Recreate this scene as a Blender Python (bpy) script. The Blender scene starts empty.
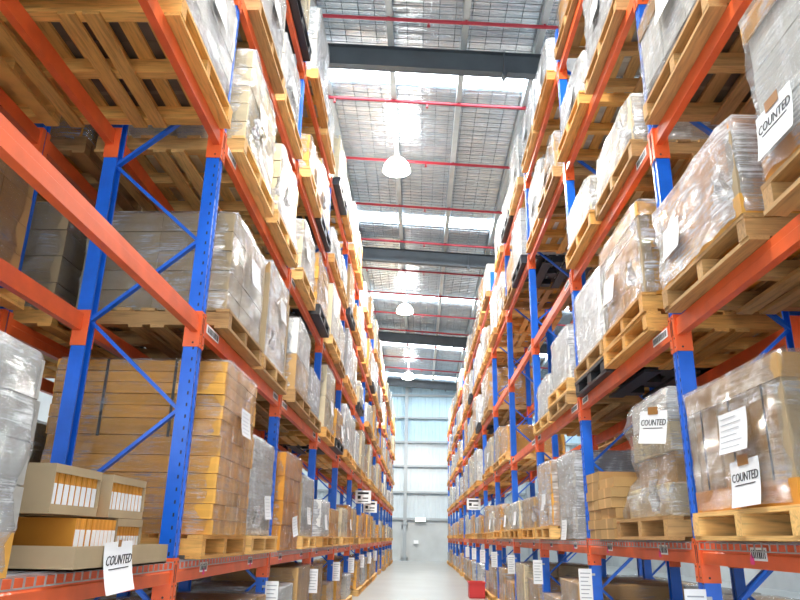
import bpy, bmesh, math, random
from mathutils import Vector, Matrix, noise as mnoise

# ------------------------------------------------------------------ camera, world, exposure
sc = bpy.context.scene
COL = sc.collection
CAM_H = 1.29
F_PX, YAW, PITCH, ROLL = 697.0, -0.031, 0.3283, 0.0198
cd = bpy.data.cameras.new('camera'); cam = bpy.data.objects.new('camera', cd); COL.objects.link(cam)
cd.sensor_width = 36.0; cd.lens = 36.0 * F_PX / 800.0; cd.clip_start = 0.05; cd.clip_end = 300
fw = Vector((math.sin(YAW) * math.cos(PITCH), math.cos(YAW) * math.cos(PITCH), math.sin(PITCH)))
rt = Vector((math.cos(YAW), -math.sin(YAW), 0)); up = rt.cross(fw)
r2 = rt * math.cos(ROLL) + up * math.sin(ROLL); u2 = -rt * math.sin(ROLL) + up * math.cos(ROLL)
m = Matrix((r2, u2, -fw)).transposed().to_4x4(); m.translation = (0, 0, CAM_H)
cam.matrix_world = m
sc.camera = cam

world = bpy.data.worlds.new('world'); sc.world = world; world.use_nodes = True
bg = world.node_tree.nodes['Background']
bg.inputs['Color'].default_value = (0.86, 0.93, 1.0, 1); bg.inputs['Strength'].default_value = 5.6

SKYLIGHT_STRENGTH = 23.0
LAMP_WATTS = 1700.0
sc.view_settings.view_transform = 'Standard'; sc.view_settings.look = 'None'
sc.view_settings.exposure = 0.42; sc.view_settings.gamma = 1.0; sc.view_settings.use_curve_mapping = False

# ------------------------------------------------------------------ layout numbers (metres)
BAY = 2.8
Y0 = 1.65                     # nearest uprights in the two rows
NB = 14
END_Y = 43.75
POST = 0.095
PAL = 1.165
PAL_H = 0.145
LEVELS = {'left': [0.0, 1.12, 2.67, 4.08, 5.44, 6.82], 'right': [0.0, 1.29, 2.68, 4.09, 5.44, 6.82]}
FRONT = {'left': -1.51, 'right': 1.71}
REAR = {'left': -2.26, 'right': 2.46}
PCX = {'left': -1.95, 'right': 2.175}      # pallet centre line of each row
SG = {'left': 1, 'right': -1}               # towards the aisle
ROOF_Z, ROOF_S = 10.46, 0.065
def roof(x): return ROOF_Z - ROOF_S * x
ORD = ['nearest', 'second', 'third', 'fourth', 'fifth', 'sixth', 'seventh', 'eighth', 'ninth', 'tenth',
       'eleventh', 'twelfth', 'thirteenth', 'fourteenth', 'fifteenth', 'sixteenth', 'seventeenth', 'eighteenth']
LEVN = ['on the floor', 'first beam', 'second beam', 'third beam', 'fourth beam', 'fifth beam']

# ------------------------------------------------------------------ materials
def new_mat(name):
    mt = bpy.data.materials.new(name); mt.use_nodes = True
    nt = mt.node_tree
    return mt, nt, nt.nodes['Principled BSDF']
def N(nt, t, **kw):
    n = nt.nodes.new(t)
    for k, v in kw.items():
        if k in n.inputs: n.inputs[k].default_value = v
        else: setattr(n, k, v)
    return n
def ramp(nt, src, stops):
    r = nt.nodes.new('ShaderNodeValToRGB'); e = r.color_ramp.elements
    while len(e) < len(stops): e.new(0.5)
    for i, (p, c) in enumerate(stops):
        e[i].position = p; e[i].color = c if len(c) == 4 else (*c, 1)
    nt.links.new(src, r.inputs[0]); return r
def mixc(nt, a, b, fac, mode='MIX'):
    x = nt.nodes.new('ShaderNodeMix'); x.data_type = 'RGBA'; x.blend_type = mode
    for sock, v in ((x.inputs[0], fac), (x.inputs[6], a), (x.inputs[7], b)):
        if hasattr(v, 'links'): nt.links.new(v, sock)
        else: sock.default_value = v if isinstance(v, (int, float)) else (*v[:3], 1)
    return x.outputs[2]
def math_n(nt, op, a, b=None, c=None):
    x = nt.nodes.new('ShaderNodeMath'); x.operation = op
    for i, v in enumerate((a, b, c)):
        if v is None: continue
        if hasattr(v, 'links'): nt.links.new(v, x.inputs[i])
        else: x.inputs[i].default_value = v
    return x.outputs[0]

def plain(name, col, rough=0.5, metal=0.0, var=0.0, scale=8.0, bump=0.0, coord='Object'):
    mt, nt, b = new_mat(name)
    b.inputs['Roughness'].default_value = rough; b.inputs['Metallic'].default_value = metal
    if var or bump:
        tc = N(nt, 'ShaderNodeTexCoord'); nz = N(nt, 'ShaderNodeTexNoise', Scale=scale, Detail=5.0)
        nt.links.new(tc.outputs[coord], nz.inputs['Vector'])
        lo = tuple(c * (1 - var) for c in col); hi = tuple(min(1, c * (1 + var)) for c in col)
        r = ramp(nt, nz.outputs['Fac'], [(0.3, lo), (0.7, hi)])
        nt.links.new(r.outputs[0], b.inputs['Base Color'])
        if bump:
            bp = N(nt, 'ShaderNodeBump', Strength=bump, Distance=0.02)
            nt.links.new(nz.outputs['Fac'], bp.inputs['Height']); nt.links.new(bp.outputs[0], b.inputs['Normal'])
    else:
        b.inputs['Base Color'].default_value = (*col, 1)
    return mt

def carton_mat(name, col, var=0.14, tape=True, tapecol=None):
    mt, nt, b = new_mat(name)
    oi = N(nt, 'ShaderNodeObjectInfo'); tc = N(nt, 'ShaderNodeTexCoord')
    lo = tuple(c * (1 - var) for c in col); hi = tuple(min(1, c * (1 + var)) for c in col)
    r = ramp(nt, oi.outputs['Random'], [(0.0, lo), (1.0, hi)])
    nz = N(nt, 'ShaderNodeTexNoise', Scale=3.0, Detail=6.0); nt.links.new(tc.outputs['Object'], nz.inputs['Vector'])
    rn = ramp(nt, nz.outputs['Fac'], [(0.25, (0.82, 0.82, 0.82)), (0.75, (1.1, 1.1, 1.1))])
    c = mixc(nt, r.outputs[0], rn.outputs[0], 1.0, 'MULTIPLY')
    if tape:
        sx = N(nt, 'ShaderNodeSeparateXYZ'); nt.links.new(tc.outputs['Generated'], sx.inputs[0])
        d = math_n(nt, 'ABSOLUTE', math_n(nt, 'SUBTRACT', sx.outputs[1], 0.5))
        f = math_n(nt, 'MULTIPLY', math_n(nt, 'LESS_THAN', d, 0.055), 0.45)
        c = mixc(nt, c, tapecol or tuple(min(1, x * 1.5 + 0.05) for x in col), f)
    nt.links.new(c, b.inputs['Base Color']); b.inputs['Roughness'].default_value = 0.6
    return mt

def wood_mat(name, col):
    mt, nt, b = new_mat(name)
    oi = N(nt, 'ShaderNodeObjectInfo'); tc = N(nt, 'ShaderNodeTexCoord')
    mp = N(nt, 'ShaderNodeMapping'); nt.links.new(tc.outputs['Generated'], mp.inputs['Vector'])
    nt.links.new(oi.outputs['Random'], mp.inputs['Location'])
    nz = N(nt, 'ShaderNodeTexNoise', Scale=5.0, Detail=7.0, Distortion=0.6); nt.links.new(mp.outputs[0], nz.inputs['Vector'])
    r = ramp(nt, nz.outputs['Fac'], [(0.25, tuple(c * 0.62 for c in col)), (0.5, col), (0.8, tuple(min(1, c * 1.25) for c in col))])
    r2_ = ramp(nt, oi.outputs['Random'], [(0.0, (0.78, 0.74, 0.7)), (1.0, (1.1, 1.1, 1.12))])
    c = mixc(nt, r.outputs[0], r2_.outputs[0], 1.0, 'MULTIPLY')
    nt.links.new(c, b.inputs['Base Color']); b.inputs['Roughness'].default_value = 0.65
    bp = N(nt, 'ShaderNodeBump', Strength=0.25, Distance=0.01)
    nt.links.new(nz.outputs['Fac'], bp.inputs['Height']); nt.links.new(bp.outputs[0], b.inputs['Normal'])
    return mt

def wrap_mat(name, lo, hi, tint=(0.95, 0.97, 1.0)):
    """clear film: see-through, with glare painted in as whitish stretched streaks and a shiny creased surface"""
    mt, nt, b = new_mat(name)
    tc = N(nt, 'ShaderNodeTexCoord'); oi = N(nt, 'ShaderNodeObjectInfo')
    mp = N(nt, 'ShaderNodeMapping'); nt.links.new(tc.outputs['Object'], mp.inputs['Vector'])
    mp.inputs['Rotation'].default_value = (0.25, 0.2, 0.0); mp.inputs['Scale'].default_value = (1.1, 1.1, 30.0)
    nt.links.new(oi.outputs['Random'], mp.inputs['Location'])
    n1 = N(nt, 'ShaderNodeTexNoise', Scale=2.4, Detail=10.0, Roughness=0.75, Distortion=0.8); nt.links.new(mp.outputs[0], n1.inputs['Vector'])
    n2 = N(nt, 'ShaderNodeTexNoise', Scale=3.2, Detail=5.0, Roughness=0.6, Distortion=1.6); nt.links.new(tc.outputs['Object'], n2.inputs['Vector'])
    s = math_n(nt, 'ADD', math_n(nt, 'MULTIPLY', n1.outputs['Fac'], 0.6), math_n(nt, 'MULTIPLY', n2.outputs['Fac'], 0.4))
    mr = N(nt, 'ShaderNodeMapRange', interpolation_type='SMOOTHSTEP'); nt.links.new(s, mr.inputs[0])
    mr.inputs[1].default_value = 0.48; mr.inputs[2].default_value = 0.62; mr.inputs[3].default_value = lo; mr.inputs[4].default_value = hi
    b.inputs['Base Color'].default_value = (*tint, 1); b.inputs['Roughness'].default_value = 0.25
    bp = N(nt, 'ShaderNodeBump', Strength=0.9, Distance=0.05)
    nt.links.new(s, bp.inputs['Height']); nt.links.new(bp.outputs[0], b.inputs['Normal'])
    tr = N(nt, 'ShaderNodeBsdfTransparent'); mx = N(nt, 'ShaderNodeMixShader')
    nt.links.new(mr.outputs[0], mx.inputs[0]); nt.links.new(tr.outputs[0], mx.inputs[1]); nt.links.new(b.outputs[0], mx.inputs[2])
    gl = N(nt, 'ShaderNodeBsdfGlossy', Roughness=0.10); nt.links.new(bp.outputs[0], gl.inputs['Normal'])
    lw = N(nt, 'ShaderNodeFresnel', IOR=1.4); nt.links.new(bp.outputs[0], lw.inputs['Normal'])
    fr = math_n(nt, 'MULTIPLY', lw.outputs[0], 0.7)
    m2 = N(nt, 'ShaderNodeMixShader'); nt.links.new(fr, m2.inputs[0]); nt.links.new(mx.outputs[0], m2.inputs[1]); nt.links.new(gl.outputs[0], m2.inputs[2])
    nt.links.new(m2.outputs[0], nt.nodes['Material Output'].inputs[0])
    return mt

def emit_mat(name, col, strength):
    mt, nt, b = new_mat(name)
    b.inputs['Base Color'].default_value = (*col, 1)
    b.inputs['Emission Color'].default_value = (*col, 1); b.inputs['Emission Strength'].default_value = strength
    return mt

def foil_mat():
    mt, nt, b = new_mat('silver_foil')
    tc = N(nt, 'ShaderNodeTexCoord'); mp = N(nt, 'ShaderNodeMapping'); nt.links.new(tc.outputs['Object'], mp.inputs['Vector'])
    mp.inputs['Scale'].default_value = (0.8, 3.2, 1.0)
    nz = N(nt, 'ShaderNodeTexNoise', Scale=1.6, Detail=6.0, Roughness=0.65, Distortion=0.6); nt.links.new(mp.outputs[0], nz.inputs['Vector'])
    r = ramp(nt, nz.outputs['Fac'], [(0.3, (0.52, 0.62, 0.71)), (0.7, (0.80, 0.87, 0.93))])
    nt.links.new(r.outputs[0], b.inputs['Base Color'])
    b.inputs['Metallic'].default_value = 0.85; b.inputs['Roughness'].default_value = 0.26
    bp = N(nt, 'ShaderNodeBump', Strength=0.55, Distance=0.12); nt.links.new(nz.outputs['Fac'], bp.inputs['Height'])
    nt.links.new(bp.outputs[0], b.inputs['Normal'])
    return mt

MT = dict(
    blue=plain('rack_blue_paint', (0.008, 0.125, 0.64), 0.3, 0, 0.12, 6),
    orange=plain('rack_orange_paint', (0.80, 0.125, 0.030), 0.38, 0, 0.14, 5),
    wood=wood_mat('pallet_timber', (0.74, 0.385, 0.095)),
    wood_old=wood_mat('weathered_timber', (0.50, 0.29, 0.105)),
    wood_pale=wood_mat('pale_timber', (0.82, 0.50, 0.17)),
    black=plain('black_plastic', (0.02, 0.022, 0.026), 0.45),
    kraft=carton_mat('golden_kraft', (0.72, 0.36, 0.055)),
    orange_kraft=carton_mat('orange_kraft', (0.70, 0.29, 0.03), 0.08),
    tan=carton_mat('tan_kraft', (0.52, 0.31, 0.115)),
    drab=carton_mat('drab_kraft', (0.36, 0.27, 0.15)),
    cream=carton_mat('cream_carton', (0.72, 0.60, 0.38)),
    white=carton_mat('white_carton', (0.80, 0.79, 0.74)),
    greyc=carton_mat('grey_carton', (0.40, 0.38, 0.34)),
    dark=carton_mat('dark_carton', (0.12, 0.085, 0.055)),
    board=plain('edge_board', (0.40, 0.30, 0.175), 0.7, 0, 0.1, 4),
    clear=wrap_mat('clear_stretch_film', 0.02, 0.36),
    film=wrap_mat('stretch_film', 0.06, 0.62),
    milky=wrap_mat('milky_glare_film', 0.28, 0.92),  # whitest film, roof glare on the wrap put into its colour
    paper=plain('white_paper', (0.86, 0.87, 0.88), 0.7),
    ink=plain('black_ink', (0.02, 0.02, 0.025), 0.6),
    grey_ink=plain('grey_print', (0.36, 0.38, 0.42), 0.7),
    red_ink=plain('red_print', (0.5, 0.06, 0.03), 0.7),
    pink=plain('pink_sticker', (0.9, 0.06, 0.3), 0.6),
    strap=plain('black_strap', (0.03, 0.025, 0.02), 0.4),
    tape=plain('brown_tape', (0.36, 0.17, 0.05), 0.3),
    steel=plain('galvanised_steel', (0.45, 0.47, 0.48), 0.4, 0.6, 0.1, 10),
    wire=plain('dull_wire', (0.16, 0.18, 0.20), 0.6),
    purlin=plain('galvanised_purlin', (0.42, 0.47, 0.49), 0.45, 0.35, 0.08, 4),
    rafter=plain('dark_grey_steel', (0.07, 0.085, 0.10), 0.5, 0.1, 0.1, 3),
    red=plain('red_pipe_paint', (0.33, 0.012, 0.03), 0.4),
    foil=foil_mat(),
    sky=emit_mat('daylit_skylight', (0.86, 0.94, 1.0), SKYLIGHT_STRENGTH),
    concrete=plain('precast_concrete', (0.52, 0.55, 0.55), 0.8, 0, 0.07, 1.5, 0.05),
    floor=plain('sealed_concrete_floor', (0.34, 0.36, 0.355), 0.28, 0, 0.10, 0.8),
    clad=plain('pale_cladding', (0.62, 0.70, 0.74), 0.45, 0.1, 0.04, 2),
    clad_lit=plain('daylit_cladding', (0.52, 0.70, 0.80), 0.45, 0.1, 0.04, 2),  # same cladding higher up, daylight on it painted as a blue-white tint
    girt=plain('grey_girt', (0.40, 0.44, 0.46), 0.5, 0.2),
    lamp=emit_mat('lamp_glow', (1.0, 0.96, 0.90), 30.0),
    lampmetal=plain('lamp_aluminium', (0.7, 0.7, 0.7), 0.3, 0.8),
    sign=emit_mat('lit_exit_sign', (0.85, 1.0, 0.95), 2.5),
    redcrate=plain('red_plastic', (0.6, 0.03, 0.03), 0.45),
    bluecrate=plain('blue_plastic', (0.02, 0.12, 0.55), 0.45),
)

# ------------------------------------------------------------------ mesh builder
class MB:
    def __init__(self): self.v = []; self.f = []
    def box(self, cx, cy, cz, sx, sy, sz, top=None):
        i = len(self.v); hx, hy, hz = sx / 2, sy / 2, sz / 2
        t = top or (1, 1)
        for z, (kx, ky) in ((-hz, (1, 1)), (hz, t)):
            for x, y in ((-hx, -hy), (hx, -hy), (hx, hy), (-hx, hy)):
                self.v.append((cx + x * kx, cy + y * ky, cz + z))
        self.f += [(i, i + 3, i + 2, i + 1), (i + 4, i + 5, i + 6, i + 7)] + [(i + k, i + (k + 1) % 4, i + 4 + (k + 1) % 4, i + 4 + k) for k in range(4)]
        return self
    def prism(self, pts, a, b):
        """closed outline swept between two frames: pts are 2D, a and b map (u, v) to a point"""
        i = len(self.v); n = len(pts)
        for fn in (a, b):
            for p in pts: self.v.append(tuple(fn(*p)))
        self.f.append(tuple(reversed(range(i, i + n)))); self.f.append(tuple(range(i + n, i + 2 * n)))
        self.f += [(i + k, i + (k + 1) % n, i + n + (k + 1) % n, i + n + k) for k in range(n)]
        return self
    def bar(self, p, q, w, h, upv=(0, 0, 1)):
        p, q = Vector(p), Vector(q); d = (q - p).normalized(); s = d.cross(Vector(upv)).normalized(); t = s.cross(d)
        pts = [(-w / 2, -h / 2), (w / 2, -h / 2), (w / 2, h / 2), (-w / 2, h / 2)]
        return self.prism(pts, lambda u, v: p + s * u + t * v, lambda u, v: q + s * u + t * v)
    def tube(self, p, q, r, n=10):
        p, q = Vector(p), Vector(q); d = (q - p).normalized()
        s = d.cross(Vector((0.3, 0.2, 0.93))).normalized(); t = s.cross(d)
        pts = [(r * math.cos(2 * math.pi * k / n), r * math.sin(2 * math.pi * k / n)) for k in range(n)]
        return self.prism(pts, lambda u, v: p + s * u + t * v, lambda u, v: q + s * u + t * v)
    def lathe(self, prof, n=20):
        i = len(self.v)
        for r, z in prof:
            for k in range(n): self.v.append((r * math.cos(2 * math.pi * k / n), r * math.sin(2 * math.pi * k / n), z))
        for a in range(len(prof) - 1):
            for k in range(n):
                k2 = (k + 1) % n; self.f.append((i + a * n + k, i + a * n + k2, i + (a + 1) * n + k2, i + (a + 1) * n + k))
        return self
    def mesh(self, name, mat, smooth=False, fix=True):
        me = bpy.data.meshes.new(name); me.from_pydata(self.v, [], self.f)
        if fix:
            bm = bmesh.new(); bm.from_mesh(me); bmesh.ops.recalc_face_normals(bm, faces=bm.faces); bm.to_mesh(me); bm.free()
        if smooth: me.polygons.foreach_set('use_smooth', [True] * len(me.polygons))
        if mat: me.materials.append(MT[mat] if isinstance(mat, str) else mat)
        return me
    def build(self, name, mat, parent=None, loc=(0, 0, 0), smooth=False):
        return put(name, self.mesh(name, mat, smooth), parent, loc)

def put(name, me, parent=None, loc=(0, 0, 0), rot=None, scale=None):
    o = bpy.data.objects.new(name, me); COL.objects.link(o); o.location = loc
    if rot: o.rotation_euler = rot
    if scale: o.scale = scale
    if parent: o.parent = parent
    return o
def tag(o, label, cat, group=None, kind=None):
    o['label'] = label; o['category'] = cat
    if group: o['group'] = group
    if kind: o['kind'] = kind
    return o
def thing(name, label, cat, loc=(0, 0, 0), rz=0.0, group=None):
    o = bpy.data.objects.new(name, None); COL.objects.link(o); o.empty_display_size = 0.1
    o.location = loc; o.rotation_euler = (0, 0, rz)
    return tag(o, label, cat, group)
def structure(o):
    o['kind'] = 'structure'; return o

_cache = {}
def cached(key, fn):
    if key not in _cache: _cache[key] = fn()
    return _cache[key]

def bevel_box_mesh(mat, bev=0.012):
    def mk():
        bm = bmesh.new(); bmesh.ops.create_cube(bm, size=1.0)
        bmesh.ops.bevel(bm, geom=list(bm.edges), offset=bev, segments=1, affect='EDGES')
        me = bpy.data.meshes.new('carton_' + mat); bm.to_mesh(me); bm.free(); me.materials.append(MT[mat]); return me
    return cached(('bbox', mat, bev), mk)

# ------------------------------------------------------------------ text
def text_mesh(s, size, shear=0.0):
    def mk():
        cu = bpy.data.curves.new('lettering', 'FONT'); cu.body = s; cu.size = size; cu.align_x = 'CENTER'; cu.align_y = 'CENTER'
        cu.shear = shear; cu.extrude = 0.0008; cu.resolution_u = 2
        o = bpy.data.objects.new('lettering', cu); COL.objects.link(o)
        dg = bpy.context.evaluated_depsgraph_get()
        me = bpy.data.meshes.new_from_object(o.evaluated_get(dg)); bpy.data.objects.remove(o); bpy.data.curves.remove(cu)
        me.materials.clear(); me.materials.append(MT['ink']); return me
    return cached(('text', s, size, shear), mk)

def sheet(parent, side, x, y, z, w, h, kind='lines', tilt=0.0, curl=0.02, name='paper_sheet', text='COUNTED'):
    """a paper sheet facing the aisle; local x is the plane, y/z the centre"""
    sg = SG[side]
    n = 6; mb = MB()
    for i in range(n + 1):
        t = i / n; off = curl * (1 - t) ** 2
        for sy in (-w / 2, w / 2): mb.v.append((sg * off, sy, -h / 2 + h * t))
    for i in range(n + 1):
        t = i / n; off = curl * (1 - t) ** 2 - 0.0015
        for sy in (-w / 2, w / 2): mb.v.append((sg * off, sy, -h / 2 + h * t))
    m_ = 2 * (n + 1)
    for i in range(n):
        a = 2 * i; mb.f.append((a, a + 1, a + 3, a + 2)); mb.f.append((m_ + a, m_ + a + 2, m_ + a + 3, m_ + a + 1))
        mb.f.append((a, a + 2, m_ + a + 2, m_ + a)); mb.f.append((a + 1, m_ + a + 1, m_ + a + 3, a + 3))
    mb.f.append((0, m_, m_ + 1, 1)); mb.f.append((2 * n, 2 * n + 1, m_ + 2 * n + 1, m_ + 2 * n))
    p = mb.build(name, 'paper', parent, (x, y, z)); p.rotation_euler = (tilt, 0, 0)
    off = lambda zz: curl * (1 - (zz + h / 2) / h) ** 2 + 0.002
    if kind == 'counted':
        t = put('lettering', text_mesh(text, w * 0.19, 0.22), p, (sg * off(h * 0.1), 0, h * 0.13), (math.pi / 2 - 0.0, 0, sg * math.pi / 2))
        ul = MB().box(sg * off(0), 0, 0.01, 0.002, w * 0.70, 0.004); ul.build('underline', 'ink', p, (0, 0, -h * 0.02 - 0.012))
    elif kind == 'lines':
        mb = MB(); k = 6
        for j in range(k):
            zz = h * (0.36 - 0.72 * j / (k - 1)); ww = w * (0.55 + 0.25 * ((j * 37) % 10) / 10)
            mb.box(sg * (off(zz) + 0.0005), sg * (ww - w * 0.84) / 2, zz, 0.001, ww, h * 0.014)
        mb.build('print_lines', 'grey_ink', p)
    return p

# ------------------------------------------------------------------ room shell
XW = 11.0; YB = -12.0
fl = MB().box(0, (YB + END_Y) / 2, -0.1, 2 * XW, END_Y - YB, 0.2).build('floor', 'floor'); structure(fl); fl['label'] = 'smooth light grey sealed concrete warehouse floor'

SKYL = [-9.0, -1.8, 5.3, 12.3, 19.35, 26.6, 34.0, 41.1]; SKW = 0.8
ceil = bpy.data.objects.new('ceiling', None); COL.objects.link(ceil); structure(ceil); ceil['label'] = 'silver foil lined pitched warehouse roof with purlins and rafters'
edges = [YB] + [e for y in SKYL for e in (y - SKW / 2, y + SKW / 2)] + [END_Y + 0.2]
random.seed(5)
PX = [-0.62 + 1.4 * k for k in range(-7, 9)]
for a, b in zip(edges[0::2], edges[1::2]):
    # quilted foil: sags a little between the wires
    mb = MB(); nx, ny = 44, max(4, int((b - a) / 0.045))
    for j in range(ny + 1):
        y = a + (b - a) * j / ny
        for i in range(nx + 1):
            x = -XW + 2 * XW * i / nx
            z = roof(x) + 0.02 * mnoise.noise((x * 1.1, y * 2.3, 0)) - 0.016 * abs(math.sin(y * math.pi / 0.18))
            mb.v.append((x, y, z))
    for j in range(ny):
        for i in range(nx):
            q = j * (nx + 1) + i; mb.f.append((q, q + nx + 1, q + nx + 2, q + 1))
    me = mb.mesh('foil_panel', 'foil', True, fix=False); put('foil_panel', me, ceil)
for i, y in enumerate(SKYL):
    mb = MB()
    n = 44
    for k in range(n + 1):                       # shallow corrugation
        x = -XW + 2 * XW * k / n; z = roof(x) + 0.02 + 0.02 * (k % 2)
        mb.v += [(x, y - SKW / 2, z), (x, y + SKW / 2, z)]
    for k in range(n): mb.f.append((2 * k, 2 * k + 1, 2 * k + 3, 2 * k + 2))
    o = put('window_%d' % (i + 1), mb.mesh('skylight', 'sky', fix=False)); structure(o); o['label'] = 'bright translucent skylight strip across the roof'
# roof cover above, keeps the sky out
o = MB().prism([(-XW, roof(-XW) + 0.12), (XW, roof(XW) + 0.12), (XW, roof(XW) + 0.2), (-XW, roof(-XW) + 0.2)],
               lambda u, v: (u, YB, v), lambda u, v: (u, END_Y + 0.3, v)).build('roof_sheet', 'steel', ceil)
# safety mesh wires
mb = MB()
x = -XW + 0.2
while x < XW:
    mb.box(x, (YB + END_Y) / 2, roof(x) - 0.045, 0.009, END_Y - YB, 0.009); x += 0.30
y = YB + 0.1
while y < END_Y:
    mb.prism([(-0.006, -0.006), (0.006, -0.006), (0.006, 0.006), (-0.006, 0.006)],
             lambda u, v: (-XW, y + u, roof(-XW) - 0.05 + v), lambda u, v: (XW, y + u, roof(XW) - 0.05 + v)); y += 0.18
o = put('safety_mesh', mb.mesh('safety_mesh', 'wire', fix=False), ceil); o['kind'] = 'stuff'
# purlins along the building (C sections)
for x in PX:
    z = roof(x) - 0.06
    pts = [(-0.055, 0), (0.055, 0), (0.055, -0.015), (-0.04, -0.015), (-0.04, -0.19), (0.055, -0.19), (0.055, -0.205), (-0.055, -0.205)]
    MB().prism(pts, lambda u, v: (x + u, YB, z + v), lambda u, v: (x + u, END_Y, z + v)).build('purlin', 'purlin', ceil)
# rafters across (I sections)
RAF = [-8.8, 1.2, 11.2, 21.15, 31.1, 41.0]
for y in RAF:
    w, h, t = 0.18, 0.46, 0.02
    pts = [(-w / 2, 0), (w / 2, 0), (w / 2, -t), (t / 2, -t), (t / 2, -h + t), (w / 2, -h + t), (w / 2, -h), (-w / 2, -h), (-w / 2, -h + t), (-t / 2, -h + t), (-t / 2, -t), (-w / 2, -t)]
    o = MB().prism(pts, lambda u, v: (-XW, y + u, roof(-XW) - 0.26 + v), lambda u, v: (XW, y + u, roof(XW) - 0.26 + v)).build('rafter', 'rafter', ceil)
    for xx in (1.55,):      # fly brace gusset
        MB().prism([(-0.015, -.04), (0.015, -.04), (0.03, -0.06), (0.012, -0.1), (0.012, -0.5), (0.05, -0.53), (0.012, -0.60), (-0.012, -0.60), (-0.05, -0.53), (-0.012, -0.5), (-0.012, -0.1), (-0.03, -0.06)],
                   lambda u, v: (xx + u, y - 0.095, roof(xx) - 0.2 + v), lambda u, v: (xx + u, y + 0.095, roof(xx) - 0.2 + v)).build('gusset', 'rafter', o)

# end wall: concrete dado, cladding with ribs, girts and column
we = MB().box(0, END_Y + 0.1, 1.15, 2 * XW, 0.2, 2.3).build('wall_end', 'concrete'); structure(we); we['label'] = 'pale end wall of concrete below ribbed metal cladding'
mb = MB(); pts = []
k = 0; x = -XW
while x < XW:
    pts += [(x, 0.0), (x + 0.16, 0.0), (x + 0.175, -0.03), (x + 0.205, -0.03)]; x += 0.22
top = lambda x: roof(x) + 0.1
for i in range(len(pts)):
    mb.v += [(pts[i][0], END_Y + 0.05 + pts[i][1], 2.3), (pts[i][0], END_Y + 0.05 + pts[i][1], 6.9)]
for i in range(len(pts) - 1): mb.f.append((2 * i, 2 * i + 2, 2 * i + 3, 2 * i + 1))
put('cladding', mb.mesh('cladding', 'clad', fix=False), we)
mb2 = MB()
for i in range(len(pts)):
    mb2.v += [(pts[i][0], END_Y + 0.05 + pts[i][1], 6.9), (pts[i][0], END_Y + 0.05 + pts[i][1], top(pts[i][0]))]
mb2.f = list(mb.f)
put('cladding', mb2.mesh('upper_cladding', 'clad_lit', fix=False), we)
MB().box(0, END_Y + 0.3, 6, 2 * XW, 0.1, 12).build('backing', 'concrete', we)
for z in (2.35, 3.9, 5.45, 6.9, 8.4, 9.8):
    MB().box(0, END_Y - 0.05, z, 2 * XW, 0.14, 0.12).build('girt', 'girt', we)
for x in (-8.0, -0.8, 6.6):
    c = MB().box(x, END_Y - 0.2, 5.2, 0.2, 0.02, 10.4).box(x, END_Y - 0.02, 5.2, 0.2, 0.02, 10.4).box(x, END_Y - 0.11, 5.2, 0.02, 0.18, 10.4).build('column', 'girt', we)
    MB().box(x, END_Y - 0.13, 0.2, 0.42, 0.25, 0.03).box(x, END_Y - 0.13, 0.012, 0.42, 0.25, 0.024).build('base_plate', 'girt', c)
    MB().box(x, END_Y - 0.13, 2.05, 0.40, 0.22, 0.05).build('bracket', 'girt', c)
for nm, x in (('left', -XW - 0.1), ('right', XW + 0.1)):
    o = MB().box(x, (YB + END_Y) / 2, 5.6, 0.2, END_Y - YB, 11.2).build('wall_' + nm, 'concrete'); structure(o)
# wall behind the viewer, with an unseen wide opening added to let in front fill light
o = MB().box(-XW + 1.5, YB - 0.1, 5.6, 3, 0.2, 11.2).box(XW - 1.5, YB - 0.1, 5.6, 3, 0.2, 11.2).box(0, YB - 0.1, 8.4, 2 * XW - 6, 0.2, 5.6).build('wall_back', 'concrete'); structure(o)
# small lit sign on the end wall
t = thing('exit_sign', 'small lit white sign on the girt of the end wall', 'sign', (0.12, END_Y - 0.16, 2.2))
MB().box(0, 0, 0.12, 0.62, 0.08, 0.24).build('housing', 'paper', t); MB().box(0, -0.045, 0.12, 0.58, 0.012, 0.2).build('light_panel', 'sign', t)
tag(MB().box(-0.12, END_Y - 0.06, 1.05, 0.28, 0.12, 0.2).box(-0.12, END_Y - 0.13, 1.0, 0.2, 0.02, 0.05).build('wall_box', 'paper'), 'small white box fixed low on the concrete end wall', 'box')

# sprinkler pipes
for k in range(0, 12):
    y = 10.33 + 2.515 * (k)
    t = thing('sprinkler_pipe', 'dark red sprinkler pipe under the roof, %s from the camera' % ORD[k], 'pipe', (0, y, 0), group='red sprinkler pipes under the roof')
    MB().tube((-XW + .1, 0, roof(-XW) - 0.30), (XW - .1, 0, roof(XW) - 0.30), 0.034).build('pipe', 'red', t, smooth=False)
    for xx in PX[4:12]:
        MB().box(xx + 0.0, 0, roof(xx) - 0.275, 0.035, 0.085, 0.06).build('hanger', 'red', t)
    for xx in (-1.9, 0.1, 2.4):
        MB().tube((xx, 0, roof(xx) - 0.30), (xx, 0, roof(xx) - 0.41), 0.02, 8).box(xx, 0, roof(xx) - 0.415, 0.055, 0.055, 0.008).build('sprinkler_head', 'red', t)

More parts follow.
